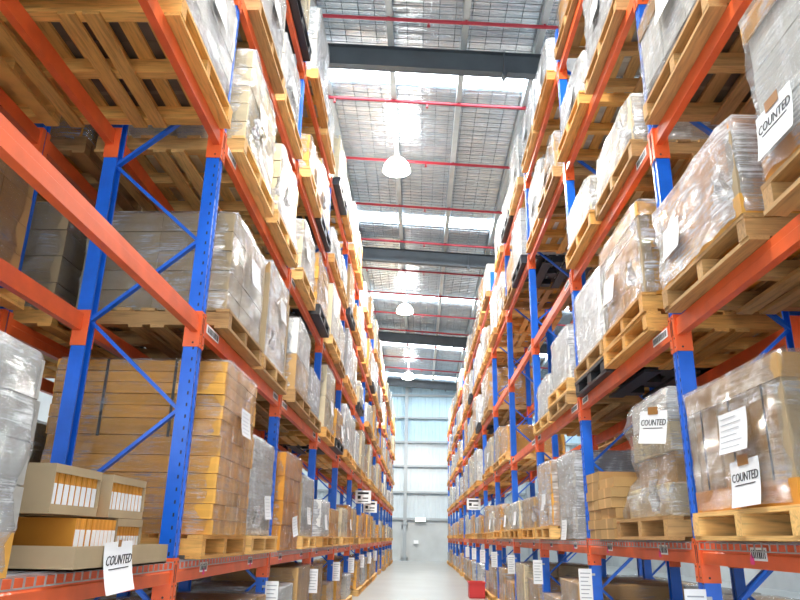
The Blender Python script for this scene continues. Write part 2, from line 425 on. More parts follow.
# high bay lamps
LAMPS = [(-0.6, 3.7), (-0.6, 14.76), (-0.6, 25.8), (-0.62, 37.6)]
for k, (x, y) in enumerate(LAMPS):
    z = 9.6
    t = thing('high_bay_lamp', 'glowing round high bay lamp hanging over the aisle, %s from the camera' % ORD[k], 'lamp', (x, y, z), group='high bay lamps over the aisle')
    MB().lathe([(0.06, 0.30), (0.20, 0.25), (0.29, 0.12), (0.33, -0.02), (0.325, -0.02), (0.285, 0.12), (0.19, 0.24), (0.0, 0.27)], 24).build('glowing_reflector', 'lamp', t, smooth=True)  # bowl emits as well, in place of the glare around the bulb
    MB().lathe([(0.0, 0.44), (0.08, 0.44), (0.08, 0.28), (0.0, 0.28)], 12).build('ballast', 'lampmetal', t)
    MB().tube((0, 0, 0.44), (0, 0, roof(x) - z - 0.2), 0.008, 6).build('hanging_rod', 'steel', t)
    MB().lathe([(0.0, 0.12), (0.2, 0.10), (0.28, 0.0), (0.2, -0.08), (0.0, -0.12)], 20).build('bulb', 'lamp', t, smooth=True)
    ld = bpy.data.lights.new('lamp_light', 'SPOT'); ld.energy = LAMP_WATTS; ld.spot_size = 2.6; ld.spot_blend = 0.5; ld.color = (1.0, 0.95, 0.86); ld.shadow_soft_size = 0.18
    lo = bpy.data.objects.new('lamp_light', ld); COL.objects.link(lo); lo.parent = t; lo.location = (0, 0, -0.3)

# ------------------------------------------------------------------ racks
POST_H = 7.35
def post_mesh():
    def mk():
        a = POST / 2; g = 0.012
        # aisle face on +x with a shallow channel, open back
        pts = [(-a, -a), (a, -a), (a, -0.02), (a - g, -0.013), (a - g, 0.013), (a, 0.02), (a, a), (-a, a), (-a, a - 0.018), (a - 0.03, a - 0.018), (a - 0.03, -a + 0.018), (-a, -a + 0.018)]
        return MB().prism(pts, lambda u, v: (u, v, 0.008), lambda u, v: (u, v, POST_H)).mesh('upright_post', 'blue')
    return cached('post', mk)
def slot_mesh():
    def mk():
        mb = MB(); z = 0.1
        while z < 5.6:
            for s in (-1, 1): mb.box(0.0005 + POST / 2, s * 0.033, z, 0.001, 0.010, 0.022)
            mb.box(0.02, -POST / 2 - 0.0005, z + 0.02, 0.010, 0.001, 0.022)
            z += 0.075
        return mb.mesh('slot_row', 'ink', fix=False)
    return cached('slots', mk)
def foot_mesh():
    return cached('foot', lambda: MB().box(0, 0, 0.004, 0.16, 0.14, 0.008).box(0.05, 0.05, 0.015, 0.02, 0.02, 0.014).mesh('foot_plate', 'blue'))
def beam_mesh():
    def mk():
        # step beam section: x depth, z height, top at 0
        pts = [(-0.025, -0.115), (0.025, -0.115), (0.025, -0.052), (0.019, -0.046), (0.019, 0.0), (-0.025, 0.0)]
        L = BAY - POST - 0.012
        return MB().prism(pts, lambda u, v: (u, -L / 2, v), lambda u, v: (u, L / 2, v)).mesh('shelf_beam', 'orange')
    return cached('beam', mk)
def conn_mesh(s):
    def mk():
        a = POST / 2
        mb = MB()
        mb.box(0, 0, -0.095, POST + 0.008, 0.006, 0.245)                            # cheek on the side of the post
        mb.box(a + 0.005, s * 0.021, -0.095, 0.006, 0.044, 0.245)                    # lip around its aisle face
        return mb.mesh('end_connector', 'orange')
    return cached(('conn', s), mk)
def conn_hole_mesh(s):
    def mk():
        a = POST / 2; mb = MB()
        for z in (-0.19, -0.13, 0.005): mb.tube((a + 0.008, s * 0.021, z), (a + 0.0095, s * 0.021, z), 0.006, 8)
        mb.box(a + 0.0085, s * 0.038, -0.06, 0.001, 0.008, 0.10)
        mb.tube((0.015, -s * 0.003, -0.19), (0.015, -s * 0.0042, -0.19), 0.007, 8)
        return mb.mesh('bolt_holes', 'ink', fix=False)
    return cached(('connh', s), mk)

def rack(side, label, xf, xr, bays, levels, flip=1, detail=True):
    """one row of pallet racking: xf the uprights nearer the aisle, xr the far ones"""
    sg = flip
    t = thing('pallet_rack', label, 'rack', ((xf + xr) / 2, Y0 + BAY * bays[0], 0))
    ox, oy = t.location.x, t.location.y
    rotf = None if sg > 0 else (0, 0, math.pi); rotr = (0, 0, math.pi) if sg > 0 else None
    nlev = len(levels) - 1
    for n in range(bays[0], bays[1] + 1):
        y = Y0 + BAY * n
        for x, r in ((xf, rotf), (xr, rotr)):
            p = put('upright_post', post_mesh(), t, (x - ox, y - oy, 0), r)
            put('foot_plate', foot_mesh(), p)
            if detail and 0 <= n <= 2 and x == xf: o = put('slot_row', slot_mesh(), p); o['kind'] = 'stuff'
        # lacing, a zigzag between the two uprights of the frame
        zs = [0.27 + 0.59 * k for k in range(13)]
        for k in range(12):
            if zs[k + 1] > POST_H - 0.05: break
            # node heights: aisle side at 1.95, 3.12 ..., far side at 1.36, 2.53, 3.70
            a_near = (k % 2 == 1)
            xa, xb = (xf, xr) if a_near else (xr, xf)
            ix = 0.045 * (1 if xa > xb else -1)
            yo = 0.012 if k % 2 else -0.012
            key = ('brace', round(xb - xa, 3))
            dx = xb - xa; e = 0.04 * (1 if dx > 0 else -1)
            me = cached(key, lambda: MB().bar((e, 0, 0), (dx - e, 0, 0.59), 0.022, 0.042, (0, 1, 0)).mesh('brace', 'blue'))
            put('brace', me, t, (xa - ox, y - oy + yo, zs[k]))
    for b in range(bays[0], bays[1]):
        y = Y0 + BAY * (b + 0.5)
        for l in range(1, nlev + 1):
            for x, s in ((xf, sg), (xr, -sg)):
                o = put('shelf_beam', beam_mesh(), t, (x - ox + s * 0.018, y - oy, levels[l]), (0, 0, 0) if s > 0 else (0, 0, math.pi))
                if detail and b <= 6 or x == xf:
                    for e in (-1, 1):
                        # connector sits on the post face turned to this beam
                        yl = e * (BAY / 2 - POST / 2 - 0.004)
                        ee = e if s > 0 else -e
                        c = put('end_connector', conn_mesh(ee), o, (-0.018, (yl if s > 0 else -yl), 0.0))
                        c.location = (-0.018, ee * abs(yl), 0.0)
                        if detail and b <= 2 and x == xf: h = put('bolt_holes', conn_hole_mesh(ee), c)
    return t
racks = {}
racks['left'] = rack('left', 'long blue and orange pallet rack along the left of the aisle', FRONT['left'], REAR['left'], (0, NB), LEVELS['left'], 1)
racks['right'] = rack('right', 'long blue and orange pallet rack along the right of the aisle', FRONT['right'], REAR['right'], (0, NB), LEVELS['right'], -1)
BACKF = {'left': -2.85, 'right': 3.06}; BACKR = {'left': -3.60, 'right': 3.81}; BPCX = {'left': -3.225, 'right': 3.435}
racks['bl'] = rack('left', 'second pallet rack standing back to back behind the left rack', BACKF['left'], BACKR['left'], (0, 5), LEVELS['left'], 1, False)
racks['br'] = rack('right', 'second pallet rack standing back to back behind the right rack', BACKF['right'], BACKR['right'], (0, 5), LEVELS['right'], -1, False)

# wire decks on the first beam of the near bays (parts of the rack)
def deck_mesh():
    def mk():
        mb = MB(); L = BAY - 0.14; W = 0.78
        n = 34
        for i in range(n + 1):
            yy = -L / 2 + L * i / n
            mb.box(0, yy, 0.004, W + 0.09, 0.006, 0.006)
            for s in (-1, 1): mb.box(s * (W / 2 + 0.043), yy, -0.016, 0.006, 0.006, 0.04)
        for j in range(9): mb.box(-W / 2 + W * j / 8, 0, 0.0085, 0.005, L, 0.005)
        for s in (-1, 1): mb.box(s * (W / 2 + 0.047), 0, -0.034, 0.006, L, 0.006)
        return mb.mesh('wire_deck', 'steel', fix=False)
    return cached('deck', mk)
for side in ('left', 'right'):
    for b in range(0, 5):
        t = racks[side]
        o = put('wire_deck', deck_mesh(), t, (0, BAY * (b + 0.5), LEVELS[side][1] + 0.001))

# location labels on the beams
random.seed(11)
def beam_label(side, l, b, dy, w=0.17):
    sg = SG[side]
    par = racks[side]
    x = FRONT[side] - par.location.x + sg * (0.018 + 0.0265); y = BAY * b + dy; z = LEVELS[side][l] - 0.045
    o = MB().box(0, 0, 0, 0.002, w, 0.062).build('location_label', 'paper', par, (x, y, z))
    mb = MB()
    yy = -w * 0.42
    while yy < w * 0.42:
        bw = random.uniform(0.006, 0.016); mb.box(sg * 0.0015, yy + bw / 2, 0.0, 0.001, bw, 0.040); yy += bw + random.uniform(0.006, 0.012)
    mb.build('label_print', 'ink', o)
    if l == 1 and b < 4:
        MB().prism([(-0.022, -0.05), (0.022, -0.05), (0.022, -0.02), (0.0, 0.005), (-0.022, -0.02)], lambda u, v: (0, u, v), lambda u, v: (sg * 0.0018, u, v)).build('arrow_sticker', 'pink', o, (0, -sg * (w * 0.5 - 0.05) + 0.04, 0))
for side in ('left', 'right'):
    for b in range(0, 6):
        beam_label(side, 1, b, 0.62); beam_label(side, 1, b, 2.02)
        if b: beam_label(side, 2, b, 0.26, 0.30); beam_label(side, 3, b, 0.26, 0.24)
        if b: beam_label(side, 2, b, 2.55, 0.24)

# ------------------------------------------------------------------ pallets
BOARDS = []   # (name, cx, cy, cz, sx, sy, sz)
for y in (-0.535, 0.0, 0.535): BOARDS.append(('stringer', 0, y, 0.072, PAL, 0.085 if y else 0.075, 0.100))
for k in range(7): BOARDS.append(('deck_board', -0.5325 + 0.1775 * k, 0, 0.1335, 0.10, PAL, 0.023))
for x in (-0.5325, -0.075, 0.075, 0.5325): BOARDS.append(('bottom_board', x, 0, 0.011, 0.10, PAL, 0.022))
def pallet(name, loc, label, group, near, mat='wood', rz=0.0):
    if near and mat != 'black':
        t = thing(name, label, 'pallet', loc, rz, group)
        for nm, cx, cy, cz, sx, sy, sz in BOARDS:
            me = cached(('board', nm, sx, sy, sz, mat), lambda: MB().box(0, 0, 0, sx, sy, sz).mesh(nm, mat))
            put(nm, me, t, (cx + random.uniform(-.006, .006), cy + random.uniform(-.004, .004), cz))
        return t
    def mk():
        mb = MB()
        if mat == 'black':
            for x in (-0.5, -0.17, 0.17, 0.5): mb.box(x, 0, 0.012, 0.14, PAL, 0.024)
            for x in (-0.5, 0, 0.5):
                for y in (-0.5, 0, 0.5): mb.box(x, y, 0.07, 0.15, 0.15, 0.095)
            for k in range(8): mb.box(-0.525 + 0.15 * k, 0, 0.128, 0.11, PAL, 0.033)
            for k in (-0.52, 0, 0.52): mb.box(0, k, 0.122, PAL, 0.1, 0.02)
        else:
            for nm, cx, cy, cz, sx, sy, sz in BOARDS: mb.box(cx, cy, cz, sx, sy, sz)
        return mb.mesh(name, mat, fix=False)
    o = put(name, cached(('pallet', mat), mk), None, loc, (0, 0, rz))
    return tag(o, label, 'pallet', group)

# ------------------------------------------------------------------ stretch wrap
def wrap_mesh(w, l, h, mat, seed, amp=0.014, prof=None, skirt=0.0, nu=11, nv=14, closed_top=True):
    """film pulled round a load: rounded tube with creases and a puckered top"""
    mb = MB(); g = 0.012
    per = []
    def edge(p, q, n):
        for i in range(n): per.append((p[0] + (q[0] - p[0]) * i / n, p[1] + (q[1] - p[1]) * i / n))
    r = 0.03
    W, L = w / 2 + g, l / 2 + g
    edge((-W + r, -L), (W - r, -L), nu); edge((W, -L + r), (W, L - r), nu); edge((W - r, L), (-W + r, L), nu); edge((-W, L - r), (-W, -L + r), nu)
    n = len(per)
    for j in range(nv + 1):
        t = j / nv; z = -skirt + (h + g + skirt) * t
        k = 1.0
        if prof:
            for (z0, k0), (z1, k1) in zip(prof, prof[1:]):
                if z0 <= t <= z1: k = k0 + (k1 - k0) * (t - z0) / (z1 - z0 + 1e-9)
        for i, (x, y) in enumerate(per):
            d = amp * (mnoise.noise((x * 3 + seed * 7.1, y * 3, z * 9)) + 0.6 * mnoise.noise((x * 9 + seed, y * 9, z * 22)))
            d = max(d, -0.008)
            fx = 1 + d / W; fy = 1 + d / L
            zz = z
            if j == 0: zz += 0.002 + 0.03 * abs(mnoise.noise((x * 8, y * 8, seed)))
            mb.v.append((x * k * fx, y * k * fy, zz))
    for j in range(nv):
        for i in range(n):
            i2 = (i + 1) % n; mb.f.append((j * n + i, j * n + i2, (j + 1) * n + i2, (j + 1) * n + i))
    if closed_top:
        base = nv * n; kk = prof[-1][1] if prof else 1.0
        for ring, sc_ in ((1, 0.72), (2, 0.35)):
            for (x, y) in per:
                mb.v.append((x * sc_ * kk, y * sc_ * kk, h + g + 0.012 + 0.010 * mnoise.noise((x * 7 + seed, y * 7, ring))))
        c = len(mb.v); mb.v.append((0, 0, h + g + 0.015))
        s1 = (nv + 1) * n; s2 = s1 + n
        for i in range(n):
            i2 = (i + 1) % n
            mb.f.append((base + i, base + i2, s1 + i2, s1 + i)); mb.f.append((s1 + i, s1 + i2, s2 + i2, s2 + i)); mb.f.append((s2 + i, s2 + i2, c))
    return mb.mesh('stretch_wrap', mat, True, fix=False)

def film_tail(parent, loc, sg, seed, size=0.14):
    """loose crumpled end of the film"""
    mb = MB(); rnd = random.Random(seed); n, m_ = 6, 5
    for j in range(m_ + 1):
        for i in range(n + 1):
            u, v = i / n - 0.5, j / m_
            mb.v.append((sg * (0.01 + 0.05 * abs(math.sin(5 * u + v * 3)) + rnd.uniform(0, .02)), u * size * (1 - 0.5 * v) + rnd.uniform(-.01, .01), -v * size * 1.3 + rnd.uniform(-.015, .015)))
    for j in range(m_):
        for i in range(n): q = j * (n + 1) + i; mb.f.append((q, q + 1, q + n + 2, q + n + 1))
    return put('film_tail', mb.mesh('film_tail', 'milky', True, fix=False), parent, loc)

# ------------------------------------------------------------------ loads
def place(side, row, l, b, k, pal=True, dx=0.0, dy=0.0):
    px = (PCX if row == 'front' else BPCX)[side]
    y = Y0 + BAY * b + (0.84 if k == 0 else 2.11) + dy
    z = LEVELS[side][l] + (0.016 if l == 1 and b < 5 and row == 'front' else 0.003 if l else 0.001)
    return Vector((px + dx * SG[side], y, z))
def where(side, row, l, b, k, thing_word=''):
    r = ('%s rack' % side) if row == 'front' else ('row behind %s rack' % side)
    lev = LEVN[l] if l == 0 else LEVN[l] + ' up'
    return '%s, %s, %s bay, %s half' % (r, lev, ORD[b], 'nearer' if k == 0 else 'farther')

def load(side, row, l, b, k, look, w=1.08, d=1.08, h=0.85, nx=2, ny=3, nz=3, mat='kraft', wrap='film', prof=None,
         sheets=(), near=True, dx=0.0, dy=0.0, base=PAL_H, rz=None, straps=0, corner=False, lid=None, jit=0.006, seed=None,
         tails=0, tray=None, layers=None, nstraps=0, skirt=0.0, sidebits=(), name='wrapped_load', cat='load', mats=None, amp=0.014):
    p = place(side, row, l, b, k, dx=dx, dy=dy); sg = SG[side]
    sd = seed if seed is not None else (hash_i(side, row, l, b, k))
    rnd = random.Random(sd)
    rz = rnd.uniform(-0.015, 0.015) if rz is None else rz
    t = thing(name, '%s, %s' % (look, where(side, row, l, b, k)), cat, p + Vector((0, 0, base)), rz, 'wrapped loads on the %s rack' % side if row == 'front' else 'wrapped loads behind the %s rack' % side)
    cw, cl, ch = w / nx, d / ny, h / nz
    if layers:
        tot = sum(layers); layers = [q * h / tot for q in layers]; nz = len(layers)
    else: layers = [ch] * nz
    zb = [sum(layers[:q]) for q in range(nz)]
    if near:
        for iz in range(nz):
            kk = 1.0
            if prof:
                tt = (iz + 0.5) / nz
                for (z0, k0), (z1, k1) in zip(prof, prof[1:]):
                    if z0 <= tt <= z1: kk = min(k0 + (k1 - k0) * (tt - z0) / (z1 - z0 + 1e-9), 1) * 0.97
            for ix in range(nx):
                for iy in range(ny):
                    if 0 < ix < nx - 1 and 0 < iy < ny - 1 and iz < nz - 1: continue
                    mm = mats[iz % len(mats)] if mats else mat
                    put('carton', bevel_box_mesh(mm), t, ((-w / 2 + cw * (ix + .5)) * kk + rnd.uniform(-jit, jit), (-d / 2 + cl * (iy + .5)) * kk + rnd.uniform(-jit, jit), zb[iz] + layers[iz] / 2),
                        (0, 0, rnd.uniform(-1, 1) * jit * 1.5), (cw * kk - 0.006, cl * kk - 0.006, layers[iz] - 0.004))
        if lid:
            MB().box(0, 0, h + 0.006, w + 0.02, d + 0.02, 0.012).box(sg * (w / 2 + 0.008), 0, h - 0.045, 0.010, d + 0.02, 0.11).box(0, -(d / 2 + .008), h - .045, w + .02, .010, .11).build('carton_lid', lid, t)
        if tray:
            mb = MB().box(sg * (w / 2 + 0.006), 0, 0.055, 0.010, d + 0.024, 0.11).box(0, -(d / 2 + .006), .055, w + .004, .010, .11).box(0, (d / 2 + .006), .055, w + .004, .010, .11).build('base_tray', tray, t)
        for q in range(nstraps):
            xx = -w / 2 + w * (q + 0.75) / (nstraps + 0.5)
            MB().box(xx, -(d / 2 + 0.006), h * 0.77, 0.02, 0.004, h * 0.46).box(xx, 0, h + 0.004, 0.02, d, 0.004).build('strap', 'strap', t)
        if corner:
            for s in (-1, 1):
                MB().box(sg * (w / 2 + 0.004), s * (d / 2 - 0.03), h * 0.44, 0.006, 0.075, h * 0.86).box(sg * (w / 2 - 0.03), s * (d / 2 + 0.004), h * 0.44, 0.075, 0.006, h * 0.86).build('corner_board', 'board', t)
        for q in range(straps):
            yy = -d / 2 + d * (q + 0.5) / straps * 1.0
            MB().box(sg * (w / 2 + 0.008), yy, h / 2, 0.003, 0.016, h).box(0, yy, h + 0.006 + (0.012 if lid else 0), w, 0.016, 0.003).build('strap', 'strap', t)
    else:
        key = ('block', mat, round(w, 2), round(d, 2), round(h, 2), nx, ny, nz)
        def mk():
            mb = MB(); r_ = random.Random(3)
            for iz in range(nz):
                for ix in range(nx):
                    for iy in range(ny):
                        mb.box(-w / 2 + cw * (ix + .5) + r_.uniform(-jit, jit), -d / 2 + cl * (iy + .5) + r_.uniform(-jit, jit), ch * (iz + .5), cw - 0.008, cl - 0.008, ch - 0.006)
            return mb.mesh('carton_stack', mat, fix=False)
        put('carton_stack', cached(key, mk), t)
    if wrap:
        if near or prof: me = wrap_mesh(w + (0.024 if lid or tray else 0), d + (0.024 if lid or tray else 0), h + (0.012 if lid else 0), wrap, sd % 97, amp, prof, skirt)
        else: me = cached(('wrap', wrap, round(w, 2), round(d, 2), round(h, 2), sd % 3), lambda: wrap_mesh(w, d, h, wrap, sd % 3, 0.016, None, 0.0, 7, 8))
        put('stretch_wrap', me, t)
    xo = sg * (w / 2 + (0.035 if lid else 0.026))
    for (yy, zz, sw, sh, kind, tl, *yw) in sheets:
        p_ = sheet(t, side, xo + (sg * 0.02 if yw else 0), yy, zz, sw, sh, kind, tl, 0.02, 'counted_sheet' if kind == 'counted' else 'paper_label')
        if yw: p_.rotation_euler.z = yw[0]
        if kind == 'counted': MB().box(sg * 0.003, 0, sh / 2, 0.002, 0.11, 0.05).build('tape_strip', 'tape', p_)
    for q in range(tails): film_tail(t, (xo, (-1 if q % 2 == 0 else 1) * d * 0.46, rnd.uniform(0.21, 0.28)), sg, sd + q)
    return t
def hash_i(*a):
    s = 7
    for x in a:
        for c in str(x): s = (s * 131 + ord(c)) % 1000003
    return s

SPEC = {}      # (side, level, bay, slot) -> ('empty') or dict of load settings, plus pallet settings
def S(side, l, b, k, **kw): SPEC[(side, l, b, k)] = kw

# --- left row, near bays
S('left', 1, 0, 0, look='grey stretch-wrapped carton load', w=1.10, d=0.70, h=0.74, nx=2, ny=2, nz=5, mat='greyc', wrap='milky', dx=0.05, dy=-0.40, base=0.0, mats=['kraft','greyc','greyc','greyc','greyc'], sheets=((-0.10, 0.42, 0.28, 0.21, 'lines', 0.0),))
S('left', 1, 0, 1, custom=True)
S('left', 2, 0, 0, empty=True); S('left', 2, 0, 1, empty=True)
S('left', 3, 0, 0, look='cream wrapped carton load', w=1.1, h=0.7, nx=2, ny=3, nz=3, mat='cream', wrap='film')
S('left', 3, 0, 1, look='white wrapped carton load', w=1.12, d=1.1, h=0.78, nx=2, ny=3, nz=4, mats=['dark', 'white', 'white', 'white'], wrap='milky', sheets=((0.05, 0.48, 0.29, 0.21, 'lines', 0.04),), tails=1)
S('left', 1, 1, 0, look='strapped golden flat-box stack in film', w=1.21, d=0.98, h=1.16, nx=1, ny=3, layers=[.11,.11,.11,.11,.13,.15,.13,.1,.09,.09,.09,.09], mat='kraft', wrap='clear', nstraps=2, dx=0.0, dy=-0.06, sheets=((0.05, 0.80, 0.28, 0.2, 'lines', 0.0),), jit=0.008)
S('left', 1, 1, 1, look='grey wrapped stack of thin sheets', w=1.02, d=1.05, h=0.82, nx=1, ny=1, nz=14, mat='greyc', wrap='milky', sheets=((0.2, 0.25, 0.29, 0.21, 'lines', 0.03),), tails=1)
S('left', 2, 1, 0, look='drab carton load in clear film', w=1.12, d=1.05, h=0.78, nx=2, ny=3, nz=5, mat='drab', wrap='film', sheets=((0.1, 0.5, 0.28, 0.21, 'blank', 0.04),))
S('left', 2, 1, 1, look='tall tan wrapped load with white panel', w=1.10, d=1.0, h=0.92, nx=2, ny=2, nz=3, mat='tan', wrap='milky', corner=True, sheets=((0.1, 0.6, 0.28, 0.21, 'lines', 0.0),), tails=1)
S('left', 3, 1, 0, look='cream carton load with torn wrap', w=1.12, d=1.06, h=0.85, nx=2, ny=2, nz=5, mat='cream', wrap='film', tails=2, sheets=((-0.1, 0.45, 0.29, 0.21, 'blank', 0.1),), amp=0.03)
S('left', 3, 1, 1, look='silvery bulging wrapped load', w=1.1, d=1.04, h=0.75, nx=2, ny=2, nz=4, mat='cream', wrap='milky', amp=0.035, tails=1)
S('left', 1, 2, 0, look='orange cartons stacked over wrapped ones', w=1.02, d=1.0, h=1.0, nx=2, ny=2, nz=4, mat='orange_kraft', wrap='clear', sheets=((0.1, 0.25, 0.29, 0.21, 'lines', 0.1),), base=0.0)
S('left', 1, 2, 1, look='silver wrapped load with cream edge board', w=1.05, d=1.0, h=0.72, nx=2, ny=2, nz=3, mat='greyc', wrap='milky', corner=True, sheets=((0.0, 0.25, 0.28, 0.21, 'lines', 0.0),))
S('left', 2, 2, 0, look='white over brown double column load', w=1.1, d=1.0, h=0.85, nx=2, ny=2, nz=2, mats=['tan', 'white'], wrap='film', base=PAL_H)
S('left', 2, 2, 1, look='low grey wrapped load', w=1.1, d=1.0, h=0.55, nx=2, ny=3, nz=2, mat='greyc', wrap='milky')
# --- right row, near bays
S('right', 1, 0, 1, look='strapped kraft carton load labelled counted', w=1.10, d=1.06, h=0.64, nx=3, ny=3, nz=1, mat='tan', wrap='clear', straps=3, corner=True, lid='tan', tray='orange_kraft', dx=0.04, dy=-0.17,
  sheets=((-0.08, 0.365, 0.31, 0.20, 'lines', 0.0), (-0.14, 0.115, 0.30, 0.215, 'counted', -0.03)), skirt=0.0)
S('right', 1, 0, 0, look='kraft wrapped carton load', w=1.1, d=1.06, h=0.66, nx=2, ny=3, nz=2, mat='kraft', wrap='film', dy=-0.19)
S('right', 1, 1, 0, look='irregular white film bundle labelled counted', w=1.05, d=1.02, h=0.84, nx=2, ny=2, nz=4, mats=['cream','tan','cream','white'], wrap='film', prof=[(0, 1.0), (0.15, 1.0), (0.35, 0.84), (0.5, 0.84), (0.75, 0.92), (1, 0.84)], amp=0.05, dx=0.05,
  dy=-0.13, sheets=((-0.50, 0.56, 0.30, 0.215, 'counted', 0.12, 0.3),), tails=1)
S('right', 1, 1, 1, custom=True)
S('right', 2, 0, 1, look='orange-brown boxed load in glossy film', w=1.14, d=1.14, h=0.54, nx=2, ny=1, layers=[.15,.39], mat='orange_kraft', wrap='milky', corner=True, dy=-0.04, tray='kraft', tails=1, sheets=((0.3, 0.25, 0.27, 0.2, 'blank', 0.0),))
S('right', 2, 0, 0, look='pale carton load labelled counted', w=1.1, d=1.08, h=0.84, nx=2, ny=2, nz=3, mat='white', wrap='film', dx=0.06, dy=-0.2, tray='orange_kraft', lid='kraft', sheets=((0.36, 0.19, 0.30, 0.215, 'counted', 0.0),), tails=1)
S('right', 2, 1, 0, look='kraft load with corner boards', w=1.1, d=1.05, h=0.72, nx=2, ny=2, nz=4, mat='kraft', wrap='film', corner=True, lid='kraft', sheets=((0.25, 0.3, 0.28, 0.21, 'blank', 0.1),), tails=1, base=PAL_H * 2)
S('right', 2, 1, 1, look='white wrapped cube load', w=1.08, d=1.04, h=0.72, nx=2, ny=2, nz=2, mat='white', wrap='milky', base=PAL_H * 2)
S('right', 3, 0, 1, look='pale grey wrapped box load', w=1.1, d=1.1, h=0.62, nx=1, ny=3, layers=[.1, .52], mats=['dark', 'white'], wrap='film', dy=-0.03, sheets=((0.0, 0.42, 0.28, 0.21, 'lines', 0.05),), lid='tan')
S('right', 3, 1, 0, look='low pale wrapped load with ragged film', w=1.1, d=1.08, h=0.42, nx=2, ny=2, nz=2, mat='cream', wrap='milky', tails=2, amp=0.03)
S('right', 3, 1, 1, look='low cream wrapped load', w=1.1, d=1.0, h=0.40, nx=2, ny=3, nz=2, mat='cream', wrap='milky')
S('right', 1, 2, 0, look='tall grey wrapped sheet stack', w=1.0, d=0.9, h=0.90, nx=1, ny=1, nz=12, mat='greyc', wrap='milky', sheets=((0.1, 0.1, 0.28, 0.21, 'lines', 0.0),), base=0.0)
S('right', 1, 2, 1, look='tan boxed load under grey film', w=1.05, d=0.95, h=0.78, nx=1, ny=2, nz=2, mat='kraft', wrap='milky', sheets=((-0.05, 0.3, 0.27, 0.2, 'lines', 0.0),), tails=2)
for b in (2, 3, 4):
    for k in (0, 1): S('right', 3, b, k, empty=True)
S('right', 2, 2, 0, look='white wrapped box load', w=1.05, d=1.0, h=0.62, nx=2, ny=2, nz=2, mat='white', wrap='milky', base=PAL_H * 2)
S('right', 2, 2, 1, look='low white wrapped load', w=1.05, d=0.95, h=0.5, nx=2, ny=2, nz=2, mat='white', wrap='milky')
S('right', 2, 3, 0, empty=True); S('right', 2, 3, 1, empty=True)
S('right', 2, 4, 0, look='single large kraft box load', w=1.05, d=1.05, h=0.5, nx=1, ny=1, nz=1, mat='kraft', wrap='clear')
S('right', 0, 1, 1, look='golden kraft flat-box stack', w=1.0, d=1.0, h=0.62, nx=1, ny=2, nz=7, mat='kraft', wrap='clear')
S('right', 0, 1, 0, look='dark orange carton load', w=1.05, d=1.0, h=0.56, nx=2, ny=3, nz=2, mat='orange_kraft', wrap='clear')
S('right', 0, 0, 1, look='dull grey sheet stack', w=1.05, d=1.0, h=0.60, nx=1, ny=1, nz=9, mat='greyc', wrap='clear')
S('left', 0, 1, 0, look='drab carton load', w=1.05, d=1.0, h=0.60, nx=2, ny=3, nz=2, mat='drab', wrap='clear')
S('left', 0, 1, 1, look='pale tan carton load', w=1.05, d=1.0, h=0.62, nx=2, ny=3, nz=2, mat='tan', wrap='clear')
S('left', 0, 2, 0, look='grey-green filmed load', w=1.05, d=1.0, h=0.62, nx=2, ny=2, nz=2, mat='greyc', wrap='milky')
S('left', 0, 2, 1, look='tall brown carton load', w=1.05, d=0.95, h=0.78, nx=2, ny=2, nz=1, mat='tan', wrap='clear')
S('left', 0, 3, 0, look='tall pale brown carton load', w=1.05, d=0.95, h=0.74, nx=2, ny=2, nz=1, mat='tan', wrap='clear', near=True)
S('right', 0, 2, 0, look='large brown box load', w=1.05, d=1.0, h=0.74, nx=1, ny=1, nz=1, mat='tan', wrap='clear')
S('right', 0, 3, 1, look='tall pale box load', w=1.05, d=0.95, h=0.78, nx=2, ny=2, nz=1, mat='cream', wrap='clear', near=True)
DOUBLE = {('right', 2, 1, 0), ('right', 2, 1, 1), ('right', 2, 2, 0)}
BLACKP = {('right', 2, 1, 1, 0), ('left', 2, 3, 1, 0), ('left', 3, 2, 1, 0), ('left', 4, 2, 1, 0), ('left', 5, 1, 1, 0), ('left', 5, 3, 0, 0), ('right', 5, 3, 1, 0), ('right', 4, 3, 0, 0), ('right', 3, 6, 0, 0), ('left', 4, 4, 0, 0), ('left', 4, 6, 1, 0), ('right', 4, 7, 0, 0), ('left', 3, 5, 0, 0)}

